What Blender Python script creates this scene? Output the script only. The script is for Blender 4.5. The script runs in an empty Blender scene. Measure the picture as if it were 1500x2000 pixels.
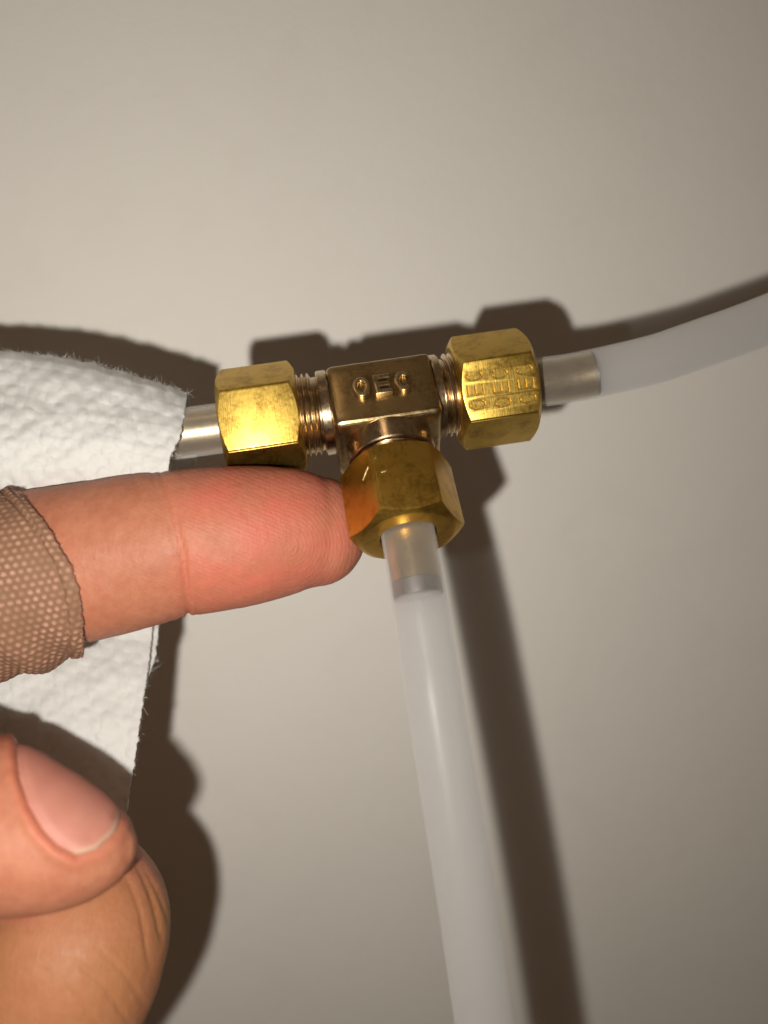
import bpy, bmesh, math, random
import numpy as np
from mathutils import Vector, Matrix, noise

random.seed(7)
rng = np.random.default_rng(7)
S = 0.001                      # everything below is laid out in millimetres
F = 1700.0                     # focal length of the photograph, in its own pixels
D0 = F / 16.3                  # camera to the fitting, mm
scene = bpy.context.scene
COL = scene.collection

# ---------------------------------------------------------------- camera
cd = bpy.data.cameras.new("camera")
cam = bpy.data.objects.new("camera", cd)
COL.objects.link(cam)
cam.location = (0, 0, 0)
cam.rotation_euler = (math.radians(90), 0, 0)
cd.sensor_fit = 'VERTICAL'
cd.sensor_height = 24.0
cd.sensor_width = 18.0
cd.lens = 24.0 * F / 2000.0
cd.clip_start = 0.002
cd.clip_end = 50.0
cd.dof.use_dof = True
cd.dof.focus_distance = (D0 - 4.5) * S
cd.dof.aperture_fstop = cd.lens / 2.2
scene.camera = cam

# ---------------------------------------------------------------- light
world = bpy.data.worlds.new("World")
scene.world = world
world.use_nodes = True
bg = world.node_tree.nodes["Background"]
# a dim room: warm lit ceiling above, darker floor below
wn = world.node_tree.nodes
wtc = wn.new("ShaderNodeTexCoord")
wsp = wn.new("ShaderNodeSeparateXYZ")
wrp = wn.new("ShaderNodeValToRGB")
wmr = wn.new("ShaderNodeMapRange")
wmr.inputs[1].default_value = -1.0
wrp.color_ramp.elements[0].position = 0.25
wrp.color_ramp.elements[0].color = (0.36, 0.225, 0.14, 1)
wrp.color_ramp.elements[1].position = 0.72
wrp.color_ramp.elements[1].color = (1.0, 0.69, 0.45, 1)
world.node_tree.links.new(wtc.outputs["Generated"], wsp.inputs[0])
world.node_tree.links.new(wsp.outputs[2], wmr.inputs[0])
world.node_tree.links.new(wmr.outputs[0], wrp.inputs[0])
world.node_tree.links.new(wrp.outputs[0], bg.inputs[0])
bg.inputs[1].default_value = 0.085

def lamp(name, loc, target, power, size, color, spot=None):
    ld = bpy.data.lights.new(name, 'SPOT' if spot else 'AREA')
    ld.energy = power
    ld.color = color
    if spot:
        ld.spot_size = math.radians(spot[0])
        ld.spot_blend = spot[1]
        ld.shadow_soft_size = size * S
    else:
        ld.shape = 'DISK'
        ld.size = size * S
    o = bpy.data.objects.new(name, ld)
    COL.objects.link(o)
    o.location = Vector(loc) * S
    d = Vector(target) - Vector(loc)
    o.rotation_euler = d.to_track_quat('-Z', 'Y').to_euler()
    return o
# the phone's flash sits below and to the left of its lens
lamp("phone_flash", (-14.5, -1.5, -14.0), (-50, 140, 30), 0.150, 3.6, (1.0, 0.955, 0.885))
# weak warm lamp added out of view, far above and behind the phone
lamp("added_warm_lamp", (-500, -700, 1500), (0, 100, 0), 0.7, 260, (1.0, 0.72, 0.45))

scene.render.engine = 'CYCLES'
scene.cycles.use_denoising = True
scene.cycles.max_bounces = 12
scene.cycles.transmission_bounces = 10
scene.cycles.volume_bounces = 6
scene.cycles.transparent_max_bounces = 16
scene.cycles.caustics_reflective = False
scene.cycles.caustics_refractive = False
vs = scene.view_settings
vs.view_transform = 'Standard'
vs.look = 'None'
vs.exposure = 0.0
vs.gamma = 1.0

# ---------------------------------------------------------------- helpers
def P(px, py, dd=0.0):
    """a point seen at pixel (px, py), dd mm behind the plane of the fitting"""
    d = D0 + dd
    return np.array([(px - 750.0) / F * d, d, (1000.0 - py) / F * d])

def to_px(v):
    return np.stack([750 + v[:, 0] / v[:, 1] * F, 1000 - v[:, 2] / v[:, 1] * F], 1)

def norm(v):
    return v / np.linalg.norm(v)

def link(name, me, mat, parent=None, origin=None):
    o = bpy.data.objects.new(name, me)
    COL.objects.link(o)
    if mat:
        me.materials.clear()
        me.materials.append(mat)
    if parent is not None:
        o.parent = parent
    elif origin is not None:
        o.location = Vector(origin) * S
    return o

def make_mesh(name, verts, faces, sharp=None, smooth=True):
    me = bpy.data.meshes.new(name)
    me.from_pydata((np.asarray(verts, float) * S).tolist(), [], faces)
    me.validate()
    bm = bmesh.new()
    bm.from_mesh(me)
    bmesh.ops.recalc_face_normals(bm, faces=bm.faces)
    bm.to_mesh(me)
    bm.free()
    if smooth:
        me.polygons.foreach_set("use_smooth", [True] * len(me.polygons))
        if sharp is not None:
            me.set_sharp_from_angle(angle=math.radians(sharp))
    return me

def tag(o, label=None, cat=None, group=None, kind=None):
    if label: o["label"] = label
    if cat: o["category"] = cat
    if group: o["group"] = group
    if kind: o["kind"] = kind
    return o

def applied(o, mods):
    """bake modifiers into a new mesh datablock"""
    for typ, kw in mods:
        m = o.modifiers.new(typ, typ)
        for k, v in kw.items():
            setattr(m, k, v)
    dg = bpy.context.evaluated_depsgraph_get()
    me = bpy.data.meshes.new_from_object(o.evaluated_get(dg))
    o.modifiers.clear()
    old = o.data
    o.data = me
    bpy.data.meshes.remove(old)
    return me

def grid_faces(n, m, close_m=False, off=0):
    f = []
    mm = m if close_m else m - 1
    for i in range(n - 1):
        for j in range(mm):
            k = (j + 1) % m
            f.append((off + i * m + j, off + i * m + k, off + (i + 1) * m + k, off + (i + 1) * m + j))
    return f

def catmull(keys, n):
    K = np.asarray(keys, float)
    K = np.vstack([2 * K[0] - K[1], K, 2 * K[-1] - K[-2]])
    seg = len(K) - 3
    out = []
    for t in np.linspace(0, seg, n):
        i = min(int(t), seg - 1)
        u = t - i
        a, b, c, d = K[i:i + 4]
        out.append(0.5 * ((2 * b) + (c - a) * u + (2 * a - 5 * b + 4 * c - d) * u * u + (3 * b - a - 3 * c + d) * u ** 3))
    return np.array(out)

def interp(x, pts):
    xs, ys = zip(*pts)
    return np.interp(x, xs, ys)

def sstep(a, b, x):
    t = np.clip((np.asarray(x, float) - a) / (b - a), 0, 1)
    return t * t * (3 - 2 * t)

def nz(p, s=1.0, oct=3):
    return noise.fractal(Vector((float(p[0]) * s, float(p[1]) * s, float(p[2]) * s)), 1.0, 2.0, oct)

# ---------------------------------------------------------------- materials
class NT:
    def __init__(self, name):
        self.mat = bpy.data.materials.new(name)
        self.mat.use_nodes = True
        self.t = self.mat.node_tree
        self.b = self.t.nodes["Principled BSDF"]
        self.out = self.t.nodes["Material Output"]
    def n(self, typ, **kw):
        nd = self.t.nodes.new(typ)
        for k, v in kw.items():
            setattr(nd, k, v)
        return nd
    def l(self, a, b):
        self.t.links.new(a, b)
    def mm(self, scale=(1, 1, 1), rot=(0, 0, 0)):
        """object coordinates in millimetres times scale"""
        c = self.n("ShaderNodeTexCoord")
        m = self.n("ShaderNodeMapping")
        m.inputs["Scale"].default_value = tuple(1000.0 * s for s in scale)
        m.inputs["Rotation"].default_value = rot
        self.l(c.outputs["Object"], m.inputs["Vector"])
        return m.outputs[0]
    def noise(self, vec, scale, detail=4, rough=0.55, dist=0.0):
        k = self.n("ShaderNodeTexNoise")
        k.inputs["Scale"].default_value = scale
        k.inputs["Detail"].default_value = detail
        k.inputs["Roughness"].default_value = rough
        k.inputs["Distortion"].default_value = dist
        self.l(vec, k.inputs["Vector"])
        return k.outputs[0]
    def ramp(self, fac, stops):
        r = self.n("ShaderNodeValToRGB")
        e = r.color_ramp.elements
        while len(e) < len(stops):
            e.new(0.5)
        for i, (p, c) in enumerate(stops):
            e[i].position = p
            e[i].color = (c[0], c[1], c[2], 1) if hasattr(c, '__len__') else (c, c, c, 1)
        self.l(fac, r.inputs[0])
        return r.outputs[0]
    def math(self, op, a, b=None, clamp=False):
        m = self.n("ShaderNodeMath", operation=op, use_clamp=clamp)
        for i, v in enumerate((a, b)):
            if v is None: continue
            if hasattr(v, 'links') or hasattr(v, 'is_linked'):
                self.l(v, m.inputs[i])
            else:
                m.inputs[i].default_value = v
        return m.outputs[0]
    def mix(self, fac, a, b, blend='MIX'):
        m = self.n("ShaderNodeMix", data_type='RGBA', blend_type=blend)
        for s, v in ((m.inputs[0], fac), (m.inputs[6], a), (m.inputs[7], b)):
            if hasattr(v, 'is_linked'):
                self.l(v, s)
            elif hasattr(v, '__len__'):
                s.default_value = (v[0], v[1], v[2], 1)
            else:
                s.default_value = v
        return m.outputs[2]
    def attr(self, name):
        a = self.n("ShaderNodeAttribute", attribute_name=name)
        return a.outputs["Fac"]
    def bump(self, h, dist_mm, strength=1.0, normal=None):
        b = self.n("ShaderNodeBump")
        b.inputs["Strength"].default_value = strength
        b.inputs["Distance"].default_value = dist_mm * S
        self.l(h, b.inputs["Height"])
        if normal is not None:
            self.l(normal, b.inputs["Normal"])
        return b.outputs[0]
    def set(self, **kw):
        for k, v in kw.items():
            s = self.b.inputs[k.replace('_', ' ')]
            if hasattr(v, 'is_linked'):
                self.l(v, s)
            elif hasattr(v, '__len__') and len(v) == 3 and s.type == 'RGBA':
                s.default_value = (*v, 1)
            else:
                s.default_value = v
        return self

def brass_material(name, base, dark, rough, scratch_axis, scratch=0.03, pit=0.35, letter_patch=False):
    m = NT(name)
    v = m.mm()
    n1 = m.noise(v, 0.45, 5, 0.6)
    n2 = m.noise(v, 2.6, 5, 0.65)
    tone = m.math('ADD', m.math('MULTIPLY', n1, 0.65), m.math('MULTIPLY', n2, 0.35))
    col = m.ramp(tone, [(0.34, dark), (0.52, base), (0.72, tuple(min(1, c * 1.06) for c in base))])
    sc = [0.7, 0.7, 0.7]
    sc[scratch_axis] = 5.5
    vsx = m.mm(tuple(sc))
    s1 = m.noise(vsx, 1.0, 3, 0.55)
    pits = m.ramp(m.noise(v, 5.5, 2, 0.5), [(0.28, 0.0), (0.40, 1.0)])
    r = m.math('ADD', m.math('MULTIPLY', n2, 0.22), rough - 0.10)
    h = m.math('ADD', s1, m.math('MULTIPLY', pits, pit))
    if letter_patch:
        # darker, rougher patch round the raised letters
        sx = m.n("ShaderNodeSeparateXYZ")
        m.l(v, sx.inputs[0])
        ex = m.math('POWER', m.math('ABSOLUTE', m.math('MULTIPLY', sx.outputs[0], 1 / 4.1)), 3.0)
        ez_ = m.math('POWER', m.math('ABSOLUTE', m.math('MULTIPLY', m.math('ADD', sx.outputs[2], 1.15), 1 / 2.0)), 3.0)
        e = m.math('ADD', m.math('ADD', ex, ez_), m.math('MULTIPLY', m.math('SUBTRACT', n2, 0.5), 1.2))
        k = m.ramp(e, [(0.45, 0.75), (1.0, 0.0)])
        col = m.mix(k, col, (0.16, 0.095, 0.035))
        r = m.math('ADD', r, m.math('MULTIPLY', k, 0.10))
    nb = m.bump(h, scratch)
    m.set(Base_Color=col, Metallic=1.0, Roughness=r, Normal=nb)
    return m.mat

M = {}
M['nut'] = brass_material("brass_nut", (0.68, 0.455, 0.095), (0.40, 0.235, 0.045), 0.37, 0, 0.013, 0.10)
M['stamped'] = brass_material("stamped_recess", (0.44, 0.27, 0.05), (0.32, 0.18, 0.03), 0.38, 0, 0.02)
M['nut_z'] = brass_material("brass_nut_lower", (0.70, 0.43, 0.08), (0.43, 0.24, 0.04), 0.36, 2, 0.02, 0.06)
M['burr'] = brass_material("bright_burr", (0.66, 0.53, 0.27), (0.50, 0.38, 0.18), 0.50, 2, 0.01, 0.1)
M['body'] = brass_material("bronzed_body", (0.53, 0.39, 0.195), (0.32, 0.21, 0.09), 0.30, 2, 0.012, 0.10, True)
M['letter'] = brass_material("raised_letter_metal", (0.66, 0.52, 0.30), (0.46, 0.33, 0.16), 0.29, 2, 0.01, 0.1)
M['thread'] = brass_material("turned_thread", (0.64, 0.50, 0.33), (0.38, 0.27, 0.16), 0.22, 0, 0.006)
M['sleeve'] = brass_material("sleeve_metal", (0.50, 0.41, 0.27), (0.40, 0.32, 0.21), 0.34, 1, 0.01, 0.1)
M['ring'] = brass_material("bore_shade_metal", (0.30, 0.27, 0.26), (0.22, 0.20, 0.20), 0.45, 1, 0.01, 0.1)  # dark tone stands for the shade inside the sleeve's open end

m = NT("painted_wall")
v = m.mm()
c = m.mix(m.noise(v, 0.02, 4, 0.5), (0.785, 0.745, 0.675), (0.835, 0.795, 0.725))
c = m.mix(m.ramp(m.noise(v, 0.045, 5, 0.6, 1.5), [(0.50, 0.0), (0.80, 0.22)]), c, (0.70, 0.65, 0.575))
hb = m.math('ADD', m.math('MULTIPLY', m.noise(v, 0.35, 4, 0.6), 1.0), m.math('MULTIPLY', m.noise(v, 1.4, 3, 0.6), 0.45))
m.set(Base_Color=c, Roughness=0.62, Normal=m.bump(hb, 0.16, 0.6))
m.b.inputs["Specular IOR Level"].default_value = 0.3
M['wall'] = m.mat

m = NT("milky_plastic")
m.t.nodes.remove(m.b)
cl = m.noise(m.mm((0.35, 0.35, 0.05)), 1.0, 3, 0.6)
trp = m.n("ShaderNodeBsdfTransparent")
gls = m.n("ShaderNodeBsdfGlossy")
gls.inputs["Roughness"].default_value = 0.38
m.l(m.bump(cl, 0.10, 0.6), gls.inputs["Normal"])
mx = m.n("ShaderNodeMixShader")
mx.inputs[0].default_value = 0.014
m.l(trp.outputs[0], mx.inputs[1]); m.l(gls.outputs[0], mx.inputs[2])
m.l(mx.outputs[0], m.out.inputs["Surface"])
vol = m.n("ShaderNodeVolumeScatter")
vol.inputs["Color"].default_value = (1.0, 0.965, 0.925, 1)
vol.inputs["Density"].default_value = 540.0
vab = m.n("ShaderNodeVolumeAbsorption")
vab.inputs["Color"].default_value = (0.12, 0.08, 0.0, 1)
vab.inputs["Density"].default_value = 85.0
vad = m.n("ShaderNodeAddShader")
m.l(vol.outputs[0], vad.inputs[0]); m.l(vab.outputs[0], vad.inputs[1])
m.l(vad.outputs[0], m.out.inputs["Volume"])
M['tube'] = m.mat

m = NT("skin")
v = m.mm()
red = m.attr("redness")
b0 = m.mix(m.noise(v, 0.16, 4, 0.55), (0.385, 0.138, 0.074), (0.53, 0.232, 0.135))
b1 = m.mix(m.ramp(m.noise(v, 0.9, 5, 0.7), [(0.35, 0.0), (0.65, 1.0)]), (0.82, 0.66, 0.64), (1.0, 1.0, 1.0))
base = m.mix(0.6, b0, b1, 'MULTIPLY')
base = m.mix(m.math('MULTIPLY', red, 0.85), base, (0.56, 0.140, 0.095))
ph = m.math('ADD', m.attr("ridge_phase"), m.math('MULTIPLY', m.noise(v, 0.55, 2, 0.5), 5.0))
ridge = m.math('MULTIPLY', m.math('SINE', ph), m.attr("ridge_amp"))
vw = m.mm((1.6, 0.5, 0.5), (0, math.radians(20), 0))
wr = m.noise(vw, 1.0, 5, 0.62)
vo = m.n("ShaderNodeTexVoronoi", feature='DISTANCE_TO_EDGE')
vo.inputs["Scale"].default_value = 1.5
m.l(m.mm((1.0, 1.0, 0.6)), vo.inputs["Vector"])
cell = m.ramp(vo.outputs["Distance"], [(0.0, 0.0), (0.16, 1.0)])
pore = m.math('ADD', m.noise(v, 3.2, 3, 0.6), m.math('MULTIPLY', cell, 0.16))
h = m.math('ADD', m.math('MULTIPLY', ridge, 0.055), m.math('ADD', m.math('MULTIPLY', wr, 0.8), m.math('MULTIPLY', pore, 0.35)))
base = m.mix(m.math('MULTIPLY', m.attr("tan"), 0.7), base, (0.40, 0.185, 0.066))
m.set(Base_Color=base, Roughness=m.math('ADD', m.math('MULTIPLY', m.noise(v, 1.1, 4, 0.6), 0.35), 0.36), Normal=m.bump(h, 0.15, 0.85), Subsurface_Weight=0.38, Subsurface_Scale=0.0011)
m.b.inputs["Subsurface Radius"].default_value = (1.0, 0.38, 0.20)
m.b.inputs["Specular IOR Level"].default_value = 0.30
M['skin'] = m.mat

m = NT("fingernail")
v = m.mm((1.0, 0.3, 1.0))
nb_c = m.mix(m.noise(v, 0.5, 3, 0.5), (0.43, 0.165, 0.115), (0.50, 0.215, 0.16))
m.set(Base_Color=m.mix(m.attr("rim"), nb_c, (0.50, 0.31, 0.22)), Roughness=0.62, Subsurface_Weight=0.25,
      Subsurface_Scale=0.0008, Normal=m.bump(m.noise(v, 1.6, 2, 0.5), 0.03))
M['nail'] = m.mat

m = NT("woven_wipe")
v = m.mm()
c = m.mix(m.noise(v, 0.5, 4, 0.6), (0.80, 0.79, 0.76), (0.88, 0.875, 0.85))
h = m.math('ADD', m.math('MULTIPLY', m.noise(v, 1.1, 3, 0.6), 1.0), m.math('MULTIPLY', m.noise(v, 5.0, 3, 0.7), 0.45))
m.set(Base_Color=c, Roughness=0.95, Normal=m.bump(h, 0.09, 0.5))
m.b.inputs["Specular IOR Level"].default_value = 0.15
trl = m.n("ShaderNodeBsdfTranslucent")
trl.inputs[0].default_value = (0.90, 0.88, 0.83, 1)
mx = m.n("ShaderNodeMixShader")
mx.inputs[0].default_value = 0.38
m.l(m.b.outputs[0], mx.inputs[1]); m.l(trl.outputs[0], mx.inputs[2]); m.l(mx.outputs[0], m.out.inputs["Surface"])
M['wipe'] = m.mat

m = NT("plaster_fabric")
v = m.mm()
bead = m.attr("bead")
c0 = m.mix(m.noise(v, 0.25, 3, 0.5), (0.20, 0.100, 0.062), (0.22, 0.120, 0.060))
c1 = m.mix(m.noise(v, 1.2, 3, 0.5), (0.43, 0.215, 0.150), (0.53, 0.300, 0.215))
m.set(Base_Color=m.mix(bead, c0, c1), Roughness=0.72, Normal=m.bump(m.noise(v, 7.0, 3, 0.6), 0.06, 0.7))
m.b.inputs["Specular IOR Level"].default_value = 0.3
M['plaster'] = m.mat

# ---------------------------------------------------------------- wall
WD = 145.0
bm = bmesh.new()
bmesh.ops.create_grid(bm, x_segments=1, y_segments=1, size=0.9)
bm.faces.ensure_lookup_table()
ret = bmesh.ops.extrude_face_region(bm, geom=bm.faces[:])
for g in ret['geom']:
    if isinstance(g, bmesh.types.BMVert):
        g.co.z -= 0.02
bmesh.ops.recalc_face_normals(bm, faces=bm.faces)
me = bpy.data.meshes.new("wall")
bm.to_mesh(me)
bm.free()
wall = link("wall", me, M['wall'])
wall.location = (0, WD * S, 0)
# local +Z turned towards the camera; the upper part leans slightly nearer
wall.rotation_euler = (math.radians(90 + 8.0), 0, math.radians(5.0))
tag(wall, "plain off-white painted wall behind the brass fitting", "wall", kind="structure")

# ---------------------------------------------------------------- tee fitting frame
C = P(746, 791, 0)
a1 = math.radians(10.7)
tl = math.radians(30)
stem = norm(np.array([math.cos(tl) * math.sin(a1), -math.sin(tl), -math.cos(tl) * math.cos(a1)]))
a2 = math.radians(8.6)
run = np.array([math.cos(a2), 0.063, math.sin(a2)])
run = norm(run - stem * run.dot(stem))
ez = -stem
ey = np.cross(ez, run)
R3 = np.stack([run, ey, ez], 1)            # columns: tee axes in the world
def T(v):
    """tee-local mm to world mm"""
    return C + R3 @ np.asarray(v, float)

tee = bpy.data.objects.new("tee_fitting", None)
COL.objects.link(tee)
mw = Matrix.Identity(4)
for i in range(3):
    for j in range(3):
        mw[i][j] = float(R3[i, j])
mw.translation = Vector(C) * S
tee.matrix_world = mw
tee.empty_display_size = 0.01
tag(tee, "brass compression tee fitting with three hex nuts held on a fingertip", "pipe fitting")

# body: a forged block with a flat lettered front
bm = bmesh.new()
X, Y, Z0, Z1 = 6.2, 5.0, -5.7, 3.1
vs8 = [bm.verts.new((x * S, y * S, z * S)) for x in (-X, X) for y in (-Y, Y + 0.6) for z in (Z0, Z1)]
bmesh.ops.convex_hull(bm, input=bm.verts)
bmesh.ops.dissolve_limit(bm, angle_limit=0.01, verts=bm.verts[:], edges=bm.edges[:])
me = bpy.data.meshes.new("block")
bm.to_mesh(me)
bm.free()
body = link("body", me, M['body'], tee)
applied(body, [('BEVEL', dict(width=0.75 * S, segments=4, limit_method='ANGLE')), ('SUBSURF', dict(subdivision_type='SIMPLE', levels=3))])
body.data.polygons.foreach_set("use_smooth", [True] * len(body.data.polygons))
body.data.set_sharp_from_angle(angle=math.radians(40))
# forged faces are never quite flat
for vtx in body.data.vertices:
    vtx.co += vtx.normal * S * (0.05 * nz(vtx.co, 300.0) + 0.035 * nz(vtx.co, 1300.0))

def lathe(profile, axis, n=128, helix=0.0, closed=True):
    """profile: (along, radius) pairs; axis 0 = run, 2 = stem"""
    vs_, fs = [], []
    m_ = len(profile)
    for j in range(n):
        an = 2 * math.pi * j / n
        for (t, r) in profile:
            tt = t
            c_, s_ = r * math.cos(an), r * math.sin(an)
            vs_.append((tt, -c_, -s_) if axis == 0 else (s_, -c_, tt))
    for j in range(n):
        k = (j + 1) % n
        for i in range(m_ - 1):
            fs.append((j * m_ + i, j * m_ + i + 1, k * m_ + i + 1, k * m_ + i))
    return np.array(vs_), fs

def threaded(t0, t1, tc, sgn, axis, name):
    """smooth collar t0..tc, then a screw thread to t1"""
    pr = [(t0, 4.75), (t0, 4.95), (t0 + 0.15, 5.05), (tc - 0.2, 5.05), (tc - 0.05, 4.9), (tc, 4.5)]
    pr = pr + [(tc, 4.40), (t1 + 1.0, 4.40)]
    vs_, fs = lathe([(sgn * t, r) for t, r in pr], axis, 128)
    pitch, n = 0.64, 128
    rows = []
    tt = tc + 0.02
    prof = []
    while tt < t1:
        prof += [(tt, 4.52), (tt + 0.07, 4.55), (tt + 0.27, 4.95), (tt + 0.34, 5.0), (tt + 0.41, 4.95), (tt + 0.60, 4.55)]
        tt += pitch
    m_ = len(prof)
    off = len(vs_)
    v2 = []
    for j in range(n + 1):
        an = 2 * math.pi * j / n
        for (t, r) in prof:
            t_ = sgn * max(tc, min(t1, t + pitch * j / n))
            c_, s_ = r * math.cos(an), r * math.sin(an)
            v2.append((t_, -c_, -s_) if axis == 0 else (s_, -c_, t_))
    for j in range(n):
        for i in range(m_ - 1):
            fs.append((off + j * m_ + i, off + j * m_ + i + 1, off + (j + 1) * m_ + i + 1, off + (j + 1) * m_ + i))
    me_ = make_mesh(name, np.vstack([vs_, v2]), fs, sharp=32)
    return link(name, me_, M['thread'], tee)
threaded(6.15, 12.0, 7.45, -1, 0, "threaded_end")
threaded(6.15, 12.5, 7.15, 1, 0, "threaded_end")
threaded(5.5, 12.5, 8.2, -1, 2, "threaded_end")

# hex nuts
A = 6.0                                       # half the width across flats
def nut_verts(t0, t1, phi0, axis, A=A, k0=0.965, bore=3.2):
    rc = 0.22
    angs = []
    for k in range(6):
        base = phi0 + math.radians(60 * k - 30)
        for a in (0, 0.25, 0.5, 0.8, 1.2, 1.8, 2.6, 4, 7, 11, 16, 21, 26, 30, 34, 39, 44, 49, 53, 56, 57.4, 58.2, 58.8, 59.2, 59.5, 59.75):
            angs.append(base + math.radians(a))
    r0 = A * k0
    prof = []
    for an in angs:
        q = (an - phi0 + math.radians(30)) % math.radians(60) - math.radians(30)
        R = A / math.cos(q)
        Rmax = 2 * A / math.sqrt(3)
        R = min(R, Rmax - rc * max(0.0, 1 - ((abs(q) - math.radians(30)) / math.radians(2.4)) ** 2) * 0.55)
        z = (R - r0) * 0.66 + 0.02
        prof.append([(t0 + 2.2, bore), (t0 + 0.12, bore), (t0, bore + 0.15), (t0, r0 - 0.25), (t0 + 0.04, r0 - 0.08), (t0 + z, R - 0.03), (t0 + z + 0.10, R),
                     (t1 - z - 0.10, R), (t1 - z, R - 0.03), (t1 - 0.04, r0 - 0.08), (t1, r0 - 0.25), (t1, bore + 0.15), (t1 - 0.12, bore), (t1 - 2.2, bore), (t0 + 2.2, bore)])
    n, m_ = len(angs), len(prof[0]) - 1
    vs_, fs = [], []
    for an, pr in zip(angs, prof):
        for (t, r) in pr[:-1]:
            c_, s_ = r * math.cos(an), r * math.sin(an)
            vs_.append((t, -c_, -s_) if axis == 0 else (s_, -c_, t))
    for j in range(n):
        k = (j + 1) % n
        for i in range(m_):
            i2 = (i + 1) % m_
            fs.append((j * m_ + i, j * m_ + i2, k * m_ + i2, k * m_ + i))
    return np.array(vs_), fs

def make_nut(t0, t1, phi, axis, mat, A=A, k0=0.965):
    vs_, fs = nut_verts(t0, t1, math.radians(phi), axis, A, k0)
    me_ = make_mesh("hex_nut", vs_, fs, sharp=24)
    return link("hex_nut", me_, mat, tee)

PHI_L, PHI_R = 30.5, 36.0
nutL = make_nut(-19.0, -9.75, PHI_L, 0, M['nut'])
nutR = make_nut(8.7, 18.0, PHI_R, 0, M['nut'])
AB = 5.65
nutB = make_nut(-18.3, -9.1, 4.0, 2, M['nut_z'], AB, 0.93)
nutR["label"] = "right brass nut stamped with three columns of OEC"

# letters, as closed outlines in a w x h cell centred on the origin
def letter(ch, w, h, st, n=28):
    """list of (outline loops as quads strips): returns verts2d, quads"""
    if ch == 'E':
        x0, x1, y0, y1 = -w / 2, w / 2, -h / 2, h / 2
        m0, m1 = -st / 2, st / 2
        v_ = [(x0, y0), (x1, y0), (x1, y0 + st), (x0 + st, y0 + st), (x0 + st, m0), (x1 * 0.8, m0), (x1 * 0.8, m1), (x0 + st, m1),
              (x0 + st, y1 - st), (x1, y1 - st), (x1, y1), (x0, y1)]
        return v_, [tuple(range(12))]
    full = ch == 'O'
    a0, a1_ = (0, 2 * math.pi) if full else (math.radians(42), math.radians(318))
    k = n if full else n + 1
    v_ = []
    for i in range(k):
        a = a0 + (a1_ - a0) * i / n
        v_.append((w / 2 * math.cos(a), h / 2 * math.sin(a)))
        v_.append(((w / 2 - st) * math.cos(a), (h / 2 - st) * math.sin(a)))
    f_ = []
    for i in range(n):
        j = (i + 1) % k
        f_.append((2 * i, 2 * i + 1, 2 * j + 1, 2 * j))
    return v_, f_

def letter_solid(ch, w, h, st, depth, M4):
    """extruded letter; M4 maps (right, up, out) to tee-local mm"""
    v2, f2 = letter(ch, w, h, st)
    bm_ = bmesh.new()
    lo = [bm_.verts.new((x, y, -depth)) for x, y in v2]
    fc = [bm_.faces.new([lo[i] for i in f]) for f in f2]
    r_ = bmesh.ops.extrude_face_region(bm_, geom=fc)
    for g in r_['geom']:
        if isinstance(g, bmesh.types.BMVert):
            g.co.z = depth
    bmesh.ops.recalc_face_normals(bm_, faces=bm_.faces)
    bmesh.ops.transform(bm_, matrix=M4, verts=bm_.verts)
    bmesh.ops.scale(bm_, vec=(S, S, S), verts=bm_.verts)
    if M4.determinant() < 0:
        bmesh.ops.reverse_faces(bm_, faces=bm_.faces)
    me_ = bpy.data.meshes.new("letter")
    bm_.to_mesh(me_)
    bm_.free()
    return me_

def frame(origin, right, up, out):
    m4 = Matrix.Identity(4)
    for i in range(3):
        m4[i][0], m4[i][1], m4[i][2], m4[i][3] = right[i], up[i], out[i], origin[i]
    return m4

for ch, x in (('O', -2.45), ('E', 0.0), ('C', 2.4)):
    me = letter_solid(ch, 2.05, 2.8, 0.64, 0.58, frame((x, -Y, -1.15), (1, 0, 0), (0, 0, 1), (0, -1, 0)))
    o = link("raised_letter", me, M['letter'], body)
    applied(o, [('BEVEL', dict(width=0.17 * S, segments=3, limit_method='ANGLE'))])
    o.data.polygons.foreach_set("use_smooth", [True] * len(o.data.polygons))

# stamped letters cut into the right nut
ph = math.radians(PHI_R)
nrm = np.array([0, -math.cos(ph), -math.sin(ph)])
tang = np.array([0, -math.sin(ph), math.cos(ph)])           # up the face
cutters = []
for ci, (x, dz) in enumerate(((10.35, 0.05), (13.3, -0.10), (16.2, -0.05))):
    for k, ch in enumerate("OEC"):
        o_ = np.array([x, 0, 0]) + nrm * A + tang * (dz + (k - 1) * 1.62)
        me = letter_solid(ch, 1.25, 2.0, 0.25, 0.26, frame(o_, tang, (-1, 0, 0), nrm))
        cutters.append(me)
bm = bmesh.new()
for me in cutters:
    bm.from_mesh(me)
me = bpy.data.meshes.new("stamp")
bm.to_mesh(me)
bm.free()
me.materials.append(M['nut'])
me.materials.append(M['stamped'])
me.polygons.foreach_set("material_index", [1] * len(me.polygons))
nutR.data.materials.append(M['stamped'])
stamp = bpy.data.objects.new("stamp", me)
COL.objects.link(stamp)
stamp.parent = tee
bpy.context.view_layer.update()
applied(nutR, [('BOOLEAN', dict(operation='DIFFERENCE', solver='EXACT', object=stamp))])
bpy.data.objects.remove(stamp)
nutR.data.set_sharp_from_angle(angle=math.radians(24))

# ---------------------------------------------------------------- plastic tubes with metal sleeves
def sweep_round(path, profile_r, n=48):
    """round tube along a path (world mm), open ended"""
    vs_ = []
    up = np.array([0, 1.0, 0])
    for i in range(len(path)):
        t = norm(path[min(i + 1, len(path) - 1)] - path[max(i - 1, 0)])
        w = norm(np.cross(t, up))
        d = np.cross(w, t)
        for j in range(n):
            a = 2 * math.pi * j / n
            vs_.append(path[i] + profile_r * (w * math.cos(a) + d * math.sin(a)))
    return np.array(vs_)

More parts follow.
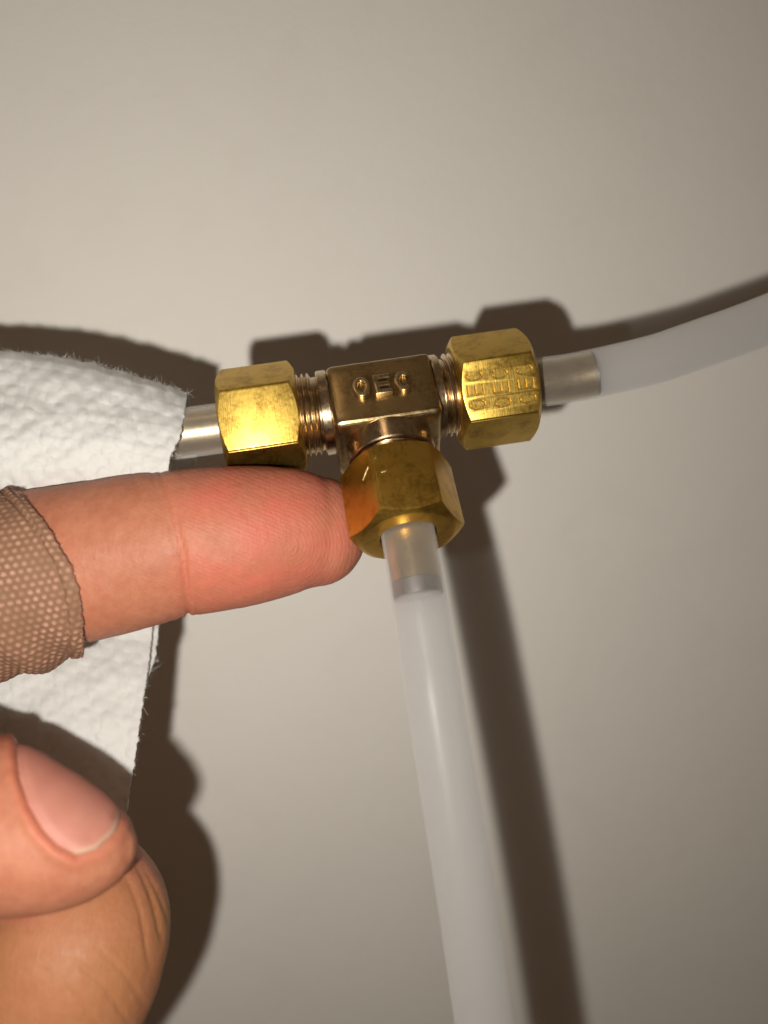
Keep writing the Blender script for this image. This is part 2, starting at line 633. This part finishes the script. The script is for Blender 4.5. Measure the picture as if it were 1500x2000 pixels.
def hollow(path, ro, ri, n=48):
    a = sweep_round(path, ro, n)
    b = sweep_round(path, ri, n)
    N = len(path)
    f = grid_faces(N, n, True) + [tuple(reversed(q)) for q in grid_faces(N, n, True, N * n)]
    for e in (0, N - 1):
        for j in range(n):
            k = (j + 1) % n
            f.append((e * n + j, e * n + k, N * n + e * n + k, N * n + e * n + j))
    return np.vstack([a, b]), f

def along(path, l0, l1, n):
    seg = np.linalg.norm(np.diff(path, axis=0), axis=1)
    cum = np.concatenate([[0], np.cumsum(seg)])
    ts = np.linspace(l0, l1, n)
    return np.stack([np.interp(ts, cum, path[:, i]) for i in range(3)], 1)

def plastic_tube(keys, sleeve_len, label, ring=0.3):
    path = catmull(np.array(keys), 160)
    o0 = path[0]
    v_, f_ = sweep_round(path - o0, 3.0, 64), grid_faces(len(path), 64, True)
    f_ += [tuple(range(64)), tuple(range((len(path) - 1) * 64, len(path) * 64))]
    o = link("plastic_tube", make_mesh("plastic_tube", v_, f_, sharp=50), M['tube'], None, o0)
    tag(o, label, "tube", "milky plastic tubes")
    sp = along(path, 0.0, sleeve_len, 40)
    v_, f_ = hollow(sp - o0, 2.68, 2.2, 64)
    link("support_sleeve", make_mesh("support_sleeve", v_, f_, sharp=40), M['sleeve'], o)
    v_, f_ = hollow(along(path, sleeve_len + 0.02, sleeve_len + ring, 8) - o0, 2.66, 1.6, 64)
    link("bore_shade_ring", make_mesh("bore_shade_ring", v_, f_, sharp=40), M['ring'], o)  # added dark ring, standing in for the shaded inside of the sleeve
    return o

plastic_tube([T((11.6, 0, 0)), T((19, 0, 0)), T((24, 0, 0)), P(1267, 705, 0.6), P(1350, 678, 0.2), P(1500, 624, 0.0), P(1680, 545, 0.5), P(1880, 440, 2)],
             14.4, "milky plastic tube curving from the stamped nut to the right edge")
plastic_tube([T((0, 0, -11)), T((0, 0, -18.3)), P(817, 1160, -11.8), P(835, 1270, -13.2), P(854, 1400, -14.6), P(902, 1700, -16.0), P(946, 2000, -16.6), P(985, 2300, -16.6), P(1015, 2600, -16)],
             12.6, "milky plastic tube running down from the lower nut", 1.6)
plastic_tube([T((-12.6, 0, 0)), T((-19, 0, 0)), T((-30, 0, 0)), T((-44, 0.5, -0.5)), T((-56, 1, -2))],
             28.0, "sleeved tube end from the left nut into the white wipe")

# ---------------------------------------------------------------- the hand
def sweep_limb(keys, n=150, m_=120, cap0=2.0, cap1=4.0, expo=2.0):
    pts = np.array([np.concatenate([P(k[0], k[1], k[2]), k[3:5]]) for k in keys])
    c = catmull(pts, n)
    pos, rad = c[:, :3], c[:, 3:]
    tan = np.gradient(pos, axis=0)
    tan /= np.linalg.norm(tan, axis=1)[:, None]
    al = np.linspace(0, math.pi / 2, 22)[1:]
    pre = [(pos[0] - tan[0] * cap0 * math.sin(a), tan[0], rad[0] * math.cos(a)) for a in al[::-1]]
    mid = [(pos[i], tan[i], rad[i]) for i in range(n)]
    post = [(pos[-1] + tan[-1] * cap1 * math.sin(a), tan[-1], rad[-1] * max(0.0, math.cos(a)) ** 0.9) for a in al]
    rings = pre + mid + post
    out = []
    for (p, t, r) in rings:
        dp = np.array([0, 1.0, 0])
        dp = norm(dp - t * dp.dot(t))
        w = np.cross(dp, t)                      # image-plane sideways
        for j in range(m_):
            a = 2 * math.pi * j / m_
            ca, sa = math.cos(a), math.sin(a)
            e = 2.0 / expo
            out.append(p + w * r[0] * abs(ca) ** e * (1 if ca > 0 else -1) + dp * r[1] * abs(sa) ** e * (1 if sa > 0 else -1))
    return np.array(out), len(rings), m_

INDEX = [(-420, 1230, -3, 9.6, 8.6), (-180, 1168, -5, 9.4, 8.6), (0, 1128, -6, 9.15, 8.3), (155, 1100, -6.2, 8.95, 8.0), (260, 1078, -6.2, 8.68, 7.7), (365, 1060, -6.0, 8.32, 7.5),
         (480, 1046, -5.2, 7.95, 7.4), (570, 1037, -4.0, 7.25, 6.9), (622, 1038, -3.0, 6.35, 6.2)]
THUMB = [(-420, 1520, -12, 10.5, 9.5), (-220, 1560, -17, 9.6, 8.8), (-100, 1595, -18.5, 8.9, 8.3), (0, 1620, -19.5, 8.15, 7.8), (70, 1637, -19.9, 7.2, 7.1), (130, 1648, -20, 6.25, 6.4), (180, 1653, -20, 5.1, 5.5), (220, 1654, -20, 3.75, 4.2), (246, 1653, -20, 2.4, 2.8), (260, 1652, -20, 1.2, 1.4)]
FOLD = [(-420, 2420, -6, 12, 11), (-130, 2200, -9, 11.5, 10.5), (70, 1985, -11.5, 10.2, 9.6), (150, 1850, -11.5, 9.6, 9.2), (160, 1775, -8, 8.6, 8.6), (60, 1710, -3, 8, 7.5), (-120, 1670, -1, 8, 7.5), (-420, 1640, -1, 9, 8)]
PALM = [(-430, 1120, -3, 11, 10), (-470, 1500, -8, 18, 12), (-480, 2000, -8, 20, 13), (-430, 2480, -6, 14, 12)]
parts = []
V, Fc = [], []
off = 0
for keys, cap in ((INDEX, 5.4), (THUMB, 0.35), (FOLD, 4.0), (PALM, 6.0)):
    v_, nr, mm_ = sweep_limb(keys, cap1=cap)
    V.append(v_)
    f_ = grid_faces(nr, mm_, True, off)
    Fc += f_
    off += len(v_)
hv = np.vstack(V)
H0 = P(-430, 1700, -6)
me = make_mesh("hand", hv - H0, Fc)
hand = link("hand", me, M['skin'], None, H0)
tag(hand, "hand with pink fingertip supporting the brass fitting, thumb pinching a wipe", "hand")
applied(hand, [('REMESH', dict(mode='VOXEL', voxel_size=0.30 * S, use_smooth_shade=True)), ('SMOOTH', dict(factor=0.5, iterations=6))])
me = hand.data
n = len(me.vertices)
co = np.empty(n * 3); me.vertices.foreach_get("co", co); co = co.reshape(-1, 3) / S + H0
no = np.empty(n * 3); me.vertices.foreach_get("normal", no); no = no.reshape(-1, 3)
px = to_px(co)
X_, Y_ = px[:, 0], px[:, 1]
dep = co[:, 1] - D0
is_index = (Y_ < 1340) & (Y_ > 850)
front = -no[:, 1]
disp = np.zeros(n)
# joint crease across the finger pad, with finer lines beside it
def crease(line, depth, sig):
    xc = interp(Y_, line)
    d = (X_ - xc) / 17.3
    return -depth * np.exp(-(d / sig) ** 2)
idx = is_index & (front > -0.5)
main = [(890, 300), (935, 316), (1000, 338), (1080, 357), (1150, 365), (1230, 370)]
g = crease(main, 0.58, 0.27) * (0.25 + 0.60 * sstep(950, 1120, Y_))
g += crease([(890, 282), (1000, 322), (1080, 345), (1150, 356), (1230, 352)], 0.12, 0.25)
g += crease([(890, 240), (1000, 290), (1080, 322), (1150, 340), (1230, 330)], 0.08, 0.22)
g += crease([(890, 350), (1000, 368), (1080, 384), (1150, 388), (1230, 380)], 0.07, 0.22)
g += -0.10 * np.exp(-(((X_ - interp(Y_, main)) / 17.3) / 1.6) ** 2)
disp += np.where(idx, g, 0)
# soft waviness everywhere
disp += np.array([0.10 * nz(p, 0.16, 2) + 0.03 * nz(p, 0.9, 2) for p in co])
# wrinkles on the bent finger
fold = (Y_ > 1660) & (dep > -20.5)
wv = 0.0
for (x0, y0, x1, y1, a_, sg) in ((268, 1690, 318, 1830, .22, .30), (285, 1700, 326, 1800, .16, .22), (250, 1720, 296, 1880, .16, .25), (150, 1880, 250, 1990, .18, .3), (90, 1900, 200, 2010, .14, .3), (200, 1860, 280, 1960, .12, .25)):
    ux, uy = norm(np.array([x1 - x0, y1 - y0]))
    s_ = (X_ - x0) * ux + (Y_ - y0) * uy
    ln = math.hypot(x1 - x0, y1 - y0)
    d = (-(X_ - x0) * uy + (Y_ - y0) * ux) / 18.5 + 0.35 * np.sin(s_ / 40.0)
    wv = wv - a_ * np.exp(-(d / sg) ** 2) * sstep(-30, 20, s_) * (1 - sstep(ln - 20, ln + 30, s_))
disp += np.where(fold & (front > -0.2), wv, 0)
# nail bed of the thumb: outline seen in the picture plane, sunk, with a raised fold round it
NAIL = np.array([(30, 1470), (37, 1520), (55, 1575), (82, 1622), (112, 1653), (148, 1671), (188, 1660), (222, 1628), (243, 1580), (243, 1490), (150, 1410), (40, 1390)], float)
def poly_dist(pts, poly):
    x, y = pts[:, 0], pts[:, 1]
    dmin = np.full(len(pts), 1e9)
    inside = np.zeros(len(pts), bool)
    for i in range(len(poly)):
        ax, ay = poly[i]
        bx, by = poly[(i + 1) % len(poly)]
        dx, dy = bx - ax, by - ay
        t = np.clip(((x - ax) * dx + (y - ay) * dy) / (dx * dx + dy * dy), 0, 1)
        dmin = np.minimum(dmin, np.hypot(x - ax - t * dx, y - ay - t * dy))
        cond = ((ay > y) != (by > y)) & (x < (bx - ax) * (y - ay) / (by - ay + 1e-12) + ax)
        inside ^= cond
    return np.where(inside, -dmin, dmin)
thumbz = (dep < -12) & (Y_ > 1400) & (Y_ < 1830) & (X_ > -60) & (X_ < 300)
pdist = poly_dist(px, NAIL) / 20.2
# the nail plate continues over the top of the thumb, out of sight
sunk = np.where(pdist < 0, -0.35 * sstep(0, 0.5, -pdist), 0.0)
ridge_up = np.where(pdist >= 0, 0.42 * np.exp(-((pdist - 0.75) / 0.6) ** 2), 0.0) * (1 - 0.75 * sstep(120, 175, X_))
disp += np.where(thumbz, sunk + ridge_up, 0)
base_co = co.copy()
co2 = co + no * disp[:, None]
me.vertices.foreach_set("co", ((co2 - H0) * S).ravel())
me.update()
me.polygons.foreach_set("use_smooth", [True] * len(me.polygons))
# colour and ridge fields
red = np.zeros(n)
red += np.where(is_index, 0.42 * sstep(300, 430, X_), 0)
red += np.where(is_index, 0.38 * np.exp(-(((X_ - 520) / 150) ** 2 + ((Y_ - 960) / 60) ** 2)), 0)
red += np.where(is_index, 0.22 * np.exp(-(((X_ - 480) / 120) ** 2 + ((Y_ - 1120) / 55) ** 2)), 0)
red -= np.where(is_index, 0.25 * np.exp(-(((X_ - 640) / 45) ** 2 + ((Y_ - 985) / 50) ** 2)), 0)
red += np.where(is_index, 0.22 * np.exp(-((X_ - interp(Y_, main)) / 5.0) ** 2), 0)
red += np.where(thumbz, 0.45 * np.exp(-((pdist - 0.2) / 0.8) ** 2), 0)
red *= np.array([0.9 + 0.9 * nz(p, 0.22, 3) for p in co])
red = np.clip(red, 0, 1)
# loop pattern of the fingerprint: distance from a short ray pointing back along the finger
ox, oy = 560.0, 1065.0
rx, ry = norm(np.array([-0.92, -0.38]))
s_ = np.maximum(0, (X_ - ox) * rx + (Y_ - oy) * ry)
dist = np.hypot(X_ - ox - s_ * rx, Y_ - oy - s_ * ry)
phase = dist / 7.6 * 2 * math.pi
amp = np.where(is_index & (front > 0.05), sstep(150, 420, X_) * 0.8 + 0.15, 0.0)
warm_cast = np.where((Y_ > 1806) | (fold & (X_ > 60)), sstep(1680, 1760, Y_) * np.array([np.clip(0.75 + 0.5 * nz(p, 0.12, 2), 0, 1) for p in co]), 0.0)  # yellow cast of the light put into the bent finger's skin colour
for nm, arr in (("redness", red), ("tan", warm_cast), ("ridge_phase", phase), ("ridge_amp", amp)):
    at = me.attributes.new(nm, 'FLOAT', 'POINT')
    at.data.foreach_set("value", arr.astype(np.float32))

# thumb nail: a curved plate lying in its bed
from mathutils.bvhtree import BVHTree
bv = BVHTree.FromPolygons([Vector(p) for p in base_co], [tuple(p.vertices) for p in me.polygons])
gx = np.linspace(20, 246, 90)
gy = np.linspace(1400, 1680, 112)
idm, nv, nf, nrim = {}, [], [], []
for i, x in enumerate(gx):
    for j, y in enumerate(gy):
        pd = poly_dist(np.array([[x, y]]), NAIL)[0] / 20.2
        if pd > 0.12:
            continue
        d_ = Vector(norm(P(x, y, 0)))
        h_ = bv.ray_cast(Vector((0, 0, 0)), d_)
        if h_[0] is None or h_[0].y > D0 - 10:
            continue
        lift = 0.02 + 0.20 * float(sstep(0.0, 1.2, -pd)) + 0.22 * float(sstep(135, 165, x) * sstep(1590, 1610, y) * (1 - sstep(0.4, 1.6, -pd)))
        nv.append(np.array(h_[0] + h_[1] * lift))
        idm[(i, j)] = len(nv) - 1
        nrim.append(float(sstep(120, 165, x) * sstep(1575, 1605, y) * (1 - sstep(0.35, 0.75, -pd))))
for (i, j) in idm:
    q = [(i, j), (i + 1, j), (i + 1, j + 1), (i, j + 1)]
    if all(k in idm for k in q):
        nf.append(tuple(idm[k] for k in q))
nv = np.array(nv)
# keep only the one connected plate
nb_ = {}
for q in nf:
    for k in q:
        nb_.setdefault(k, set()).update(q)
seen, best = set(), []
for k in nb_:
    if k in seen: continue
    st_, comp = [k], []
    seen.add(k)
    while st_:
        z_ = st_.pop(); comp.append(z_)
        for w_ in nb_[z_]:
            if w_ not in seen:
                seen.add(w_); st_.append(w_)
    if len(comp) > len(best): best = comp
remap = {k: i for i, k in enumerate(sorted(best))}
nv = nv[sorted(best)]
nrim = np.array(nrim)[sorted(best)]
nf = [tuple(remap[k] for k in q) for q in nf if q[0] in remap]
me_n = make_mesh("thumbnail", nv - H0, nf)
at = me_n.attributes.new("rim", 'FLOAT', 'POINT')
at.data.foreach_set("value", nrim.astype(np.float32))
nail = link("thumbnail", me_n, M['nail'], hand)
applied(nail, [('SOLIDIFY', dict(thickness=0.3 * S, offset=-1.0)), ('SMOOTH', dict(factor=0.5, iterations=14))])
nail.data.polygons.foreach_set("use_smooth", [True] * len(nail.data.polygons))
nail["label"] = "pale pink thumbnail"

# ---------------------------------------------------------------- fabric plaster round the finger
pts = np.array([np.concatenate([P(k[0], k[1], k[2]), k[3:5]]) for k in INDEX])
cc = catmull(pts, 600)
cpx = to_px(cc[:, :3])[:, 0]
NT_, NS = 430, 150
PV, bead_a = [], []
th = np.linspace(0, 2 * math.pi, NT_, endpoint=False)
def plaster_point(sx, t, extra=0.0):
    i = int(np.clip(np.searchsorted(cpx, sx), 1, 598))
    p = cc[i, :3]
    tn = norm(cc[i + 1, :3] - cc[i - 1, :3])
    dp = np.array([0, 1.0, 0]); dp = norm(dp - tn * dp.dot(tn))
    w = np.cross(dp, tn)
    wz = w if w[2] > 0 else -w                    # upwards
    low = 0.5 - 0.5 * math.cos(t)                 # 0 at the top, 1 at the bottom
    gap = 0.40 + (0.9 + 0.9 * float(sstep(140, 40, sx))) * low ** 3 + extra
    d = wz * math.cos(t) * (cc[i, 3] + gap) - dp * math.sin(t) * (cc[i, 4] + 0.55 + extra)
    return p + d, tn, norm(d)
EDGE_P = [(-1, 148), (-0.6, 148), (-0.3, 145), (0, 133), (0.2, 118), (0.5, 95), (0.75, 64), (1, 30)]
for a in range(NS):
    u = a / (NS - 1)
    for b in range(NT_):
        t = th[b]
        fr = math.sin(t)                          # 1 towards the camera
        ce = math.cos(t)
        edge = interp(ce, EDGE_P) + 20 * ce - 70 * max(0, -fr)
        edge = 750 - (750 - edge) * (1 - 0.088 * max(0, fr)) + 2.5 * nz((t * 9, 3, 1), 1.0, 2)
        sx = -190 + (edge + 190) * u
        ax = sx / 17.3                             # mm along
        ar = t * 8.8                               # mm around
        # rows of raised thread knots, every second row shifted
        row = ar / 0.70
        ri = math.floor(row)
        colm = ax / 0.86 + 0.5 * (ri % 2) + 0.12 * nz((ri * 3.1, ax * 0.7, 0), 1.0, 1)
        fx = colm - math.floor(colm) - 0.5
        fy = row - ri - 0.5
        k = max(0.0, 1 - (fx / 0.33) ** 2 - (fy / 0.36) ** 2)
        bd = math.sqrt(k) * (0.8 + 0.5 * nz((math.floor(colm) * 1.7, ri * 2.3, 4), 1.0, 1))
        e_mm = (edge - sx) / 17.3
        seam = math.exp(-((e_mm - 1.35) / 0.16) ** 2)
        bd *= 0.72 + 0.55 * nz((ax * 0.35, ar * 0.35, 9), 1.0, 2)
        hgt = 0.14 * bd - 0.22 * seam + 0.10 * nz((ax * 0.4, ar * 0.4, 5), 1.0, 2) + 0.22 * math.exp(-((e_mm - 0.7) / 0.5) ** 2)
        wrk = 0.25 * math.sin(ax * 1.1 + 2 * ce) * sstep(0.3, 1.0, -ce)
        p, tn, dn = plaster_point(sx, t)
        PV.append(p + dn * (hgt + wrk))
        bead_a.append(float(np.clip(bd * 1.25, 0, 1)) * (1 - 0.5 * seam))
PL0 = P(0, 1128, -6)
me = make_mesh("fabric_plaster", np.array(PV) - PL0, grid_faces(NS, NT_, True))
at = me.attributes.new("bead", 'FLOAT', 'POINT')
at.data.foreach_set("value", np.array(bead_a, np.float32))
plaster = link("fabric_plaster", me, M['plaster'], None, PL0)
tag(plaster, "tan woven fabric sticking plaster wrapped round the finger", "bandage")
# folded-in rim so the strip has an edge
rim = []
last = (NS - 1) * NT_
RV, RF = [], []
for b in range(NT_):
    p = np.array(PV[last + b])
    q, tn, dn = plaster_point(to_px(p[None])[0, 0], th[b])
    for (f_, g_) in ((0.0, 0.02), (0.16 + 0.10 * nz((b * 0.35, 1, 1), 1.0, 2), -0.18), (0.02, -0.75), (-0.6, -0.9)):
        RV.append(p + tn * f_ + dn * g_)
RF = grid_faces(NT_, 4)
RF += [((NT_ - 1) * 4 + i, (NT_ - 1) * 4 + i + 1, i + 1, i) for i in range(3)]
me = make_mesh("edge", np.array(RV) - PL0, RF)
at = me.attributes.new("bead", 'FLOAT', 'POINT')
at.data.foreach_set("value", np.array([0.35 + 0.35 * nz((i * 0.21, 0, 2), 1, 2) for i in range(len(RV))], np.float32))
link("cut_edge", me, M['plaster'], plaster)

# ---------------------------------------------------------------- white wipe folded over the tube
EDGE_F = [(600, 366), (770, 366), (800, 362), (860, 352), (905, 332), (1000, 324), (1215, 299), (1300, 292), (1400, 277), (1500, 262), (1580, 248), (1700, 232), (1800, 220)]
EDGE_B = [(600, 366), (770, 368), (830, 370), (880, 386), (908, 380), (960, 345), (1215, 313), (1290, 305), (1330, 292), (1400, 274)]
TOP = [(-400, 672), (-160, 678), (0, 687), (100, 697), (180, 712), (260, 735), (330, 757), (370, 771)]
DF = [(0.0, 0.6), (0.012, -1.2), (0.035, -3.2), (0.075, -5.2), (0.12, -6.3), (0.17, -6.3), (0.22, -4.6), (0.28, -1.0), (0.34, 3.6), (0.42, 5.6), (0.50, 4.4), (0.58, 1.5), (0.68, -1.2), (0.85, -3.4), (1.0, -4.0)]
DB = [(0.0, 0.6), (0.012, 1.9), (0.05, 3.6), (0.12, 4.7), (0.25, 5.2), (0.34, 6.0), (0.42, 7.4), (0.50, 6.2), (0.58, 3.4), (0.68, 1.0)]
NU, NB, NF = 190, 150, 330
rows = []
for k in range(NB - 1, 0, -1):
    rows.append(('B', (k / (NB - 1)) ** 1.3 * 0.62))
for k in range(NF):
    rows.append(('F', (k / (NF - 1)) ** 1.15))
WV = []
for side, v in rows:
    pyr = 770 + (1760 - 770) * v
    edge = interp(pyr, EDGE_F if side == 'F' else EDGE_B)
    jag = 2.6 * nz((pyr * 0.10, 0 if side == 'F' else 9, 0), 1.0, 4) + 1.5 * nz((pyr * 0.6, 4, 0), 1.0, 2)
    for i in range(NU):
        u = (i / (NU - 1)) ** 0.9
        x = -190 + (edge + jag + 190) * u
        top = interp(x, TOP) + 3.0 * nz((x * 0.035, 2, 7), 1.0, 3) + 1.6 * nz((x * 0.3, 5, 7), 1.0, 2)
        y = top + (1760 - top) * v
        vv = v
        dd = interp(vv - 0.045 * (366 - x) / 366.0 * (1 - sstep(0.3, 0.6, vv)) * sstep(0.0, 0.1, vv), DF if side == 'F' else DB)
        # towards the left the cloth puffs out a little
        dd = dd + (-0.5 if side == 'F' else 0.4) * sstep(300, 0, x) * sstep(0.0, 0.12, v) * (1 - sstep(0.2, 0.3, v))
        p = P(x, y, float(dd))
        q = 0.40 * nz((x * 0.018, y * 0.018, 3 if side == 'F' else 8), 1.0, 2) + 0.04 * nz((x * 0.09, y * 0.09, 1), 1.0, 2)
        q += 0.08 * nz((x * 0.055, y * 0.055, 12), 1.0, 1) + 0.05 * nz((x * 0.085, y * 0.085, 17), 1.0, 1)
        wx_, wy_ = x + 5 * nz((x * 0.03, y * 0.03, 4), 1.0, 1), y + 5 * nz((x * 0.03, y * 0.03, 6), 1.0, 1)
        q += 0.17 * max(0.0, math.sin((wx_ + 0.2 * wy_) / 6.6) * math.sin((wy_ - 0.2 * wx_) / 6.6)) ** 0.8
        p[1] -= q
        WV.append(p)
W0 = P(0, 1200, 0)
me = make_mesh("paper_wipe", np.array(WV) - W0, grid_faces(len(rows), NU))
wipe = link("paper_wipe", me, M['wipe'], None, W0)
tag(wipe, "white fluffy paper wipe folded over the tube end behind the finger", "wipe")
applied(wipe, [('SOLIDIFY', dict(thickness=0.42 * S, offset=0.0))])
wipe.data.polygons.foreach_set("use_smooth", [True] * len(wipe.data.polygons))
# loose fibres along the torn edges
WVa = np.array(WV).reshape(len(rows), NU, 3)
FV, FF = [], []
def fibre(p, d, ln, r):
    nseg = 5
    d = norm(d)
    side = norm(np.cross(d, rng.normal(size=3)))
    sd2 = np.cross(d, side)
    bend = rng.normal(size=3) * 0.35
    base = len(FV)
    for s in range(nseg + 1):
        t = s / nseg
        c = p + d * ln * t + bend * ln * t * t
        rr = r * (1 - 0.6 * t)
        for k in range(3):
            a = 2 * math.pi * k / 3
            FV.append(c + rr * (side * math.cos(a) + sd2 * math.sin(a)))
    for s in range(nseg):
        for k in range(3):
            k2 = (k + 1) % 3
            FF.append((base + s * 3 + k, base + s * 3 + k2, base + (s + 1) * 3 + k2, base + (s + 1) * 3 + k))
for _ in range(800):
    r_ = int(rng.integers(0, len(rows) - 1))
    p = WVa[r_, -1]
    fibre(p - np.array([0.25, 0, 0]), np.array([1.0, 0, 0]) + rng.normal(size=3) * 0.8, abs(rng.normal()) * 0.25 + 0.12, 0.022)
for (yy, nn) in ((1225, 5), (1290, 9), (1310, 6), (1365, 7), (1440, 6), (884, 14), (890, 10), (772, 8), (1505, 4)):
    r_ = int(np.argmin(np.abs(to_px(WVa[:, -1])[:, 1] - yy) + (0 if yy not in (1290, 884) else 0)))
    for _ in range(nn):
        p = WVa[r_, -1] + rng.normal(size=3) * 0.30
        fibre(p, np.array([1.0, 0, 0.1]) + rng.normal(size=3) * 0.7, abs(rng.normal()) * 0.30 + 0.15, 0.030)
for _ in range(700):
    i_ = int(rng.integers(60, NU))
    p = WVa[NB - 1, i_]
    fibre(p, np.array([0, 0, 1.0]) + rng.normal(size=3) * 0.9, abs(rng.normal()) * 0.28 + 0.12, 0.02)
for _ in range(1500):
    r_ = int(rng.integers(NB, len(rows) - 1)); i_ = int(rng.integers(40, NU))
    fibre(WVa[r_, i_] + np.array([0, -0.2, 0]), np.array([0, -0.5, 0]) + rng.normal(size=3), abs(rng.normal()) * 0.3 + 0.2, 0.014)
fo = link("loose_fibres", make_mesh("loose_fibres", np.array(FV) - W0, FF), M['wipe'], wipe)
fo["kind"] = "stuff"

# ---------------------------------------------------------------- chips and scratches on the lower nut
Rinv = R3.T
def on_face(px_, py_, nrm_l, dist_l):
    """tee-local point of a flat nut face seen at a pixel"""
    o_l = Rinv @ (-C)
    d_l = Rinv @ norm(P(px_, py_, 0))
    n_ = np.array(nrm_l)
    t_ = (dist_l - n_.dot(o_l)) / n_.dot(d_l)
    return o_l + d_l * t_
psi = math.radians(4.0)
fn = np.array([math.sin(psi), -math.cos(psi), 0.0])
fl = np.array([math.sin(psi - math.radians(60)), -math.cos(psi - math.radians(60)), 0.0])
for (fa, x0, y0, x1, y1, wd) in ((fn, 744, 922, 756, 919, 0.26), (fn, 732, 896, 735, 889, 0.16), (fl, 709, 938, 719, 911, 0.16)):
    a_, b_ = on_face(x0, y0, fa, AB), on_face(x1, y1, fa, AB)
    u_ = norm(b_ - a_)
    w_ = np.cross(fa, u_)
    ln = np.linalg.norm(b_ - a_)
    cv, cf = [], []
    K = 9
    for i in range(K):
        t_ = i / (K - 1)
        hw = wd * 0.5 * math.sin(math.pi * (0.06 + 0.88 * t_)) * (0.8 + 0.5 * random.random())
        c_ = a_ + u_ * ln * t_ + w_ * 0.06 * random.uniform(-1, 1)
        cv += [c_ - w_ * hw - fa * 0.05, c_ - w_ * hw * 0.5 + fa * 0.10, c_ + w_ * hw * 0.4 + fa * 0.07, c_ + w_ * hw - fa * 0.05]
    link("scratch_burr", make_mesh("scratch_burr", np.array(cv), grid_faces(K, 4)), M['burr'], nutB)

# frayed threads along the plaster's cut edge
FV, FF = [], []
PVa = np.array(PV).reshape(NS, NT_, 3)
for _ in range(420):
    b = int(rng.integers(0, NT_))
    p = PVa[-1, b]
    q, tn, dn = plaster_point(to_px(p[None])[0, 0], th[b])
    fibre(p - tn * 0.15, tn * 0.8 + dn * 0.35 + rng.normal(size=3) * 0.6, abs(rng.normal()) * 0.22 + 0.15, 0.028)
me = make_mesh("loose_threads", np.array(FV) - PL0, FF)
at = me.attributes.new("bead", 'FLOAT', 'POINT')
at.data.foreach_set("value", np.full(len(FV), 0.85, np.float32))
fo = link("loose_threads", me, M['plaster'], plaster)
fo["kind"] = "stuff"
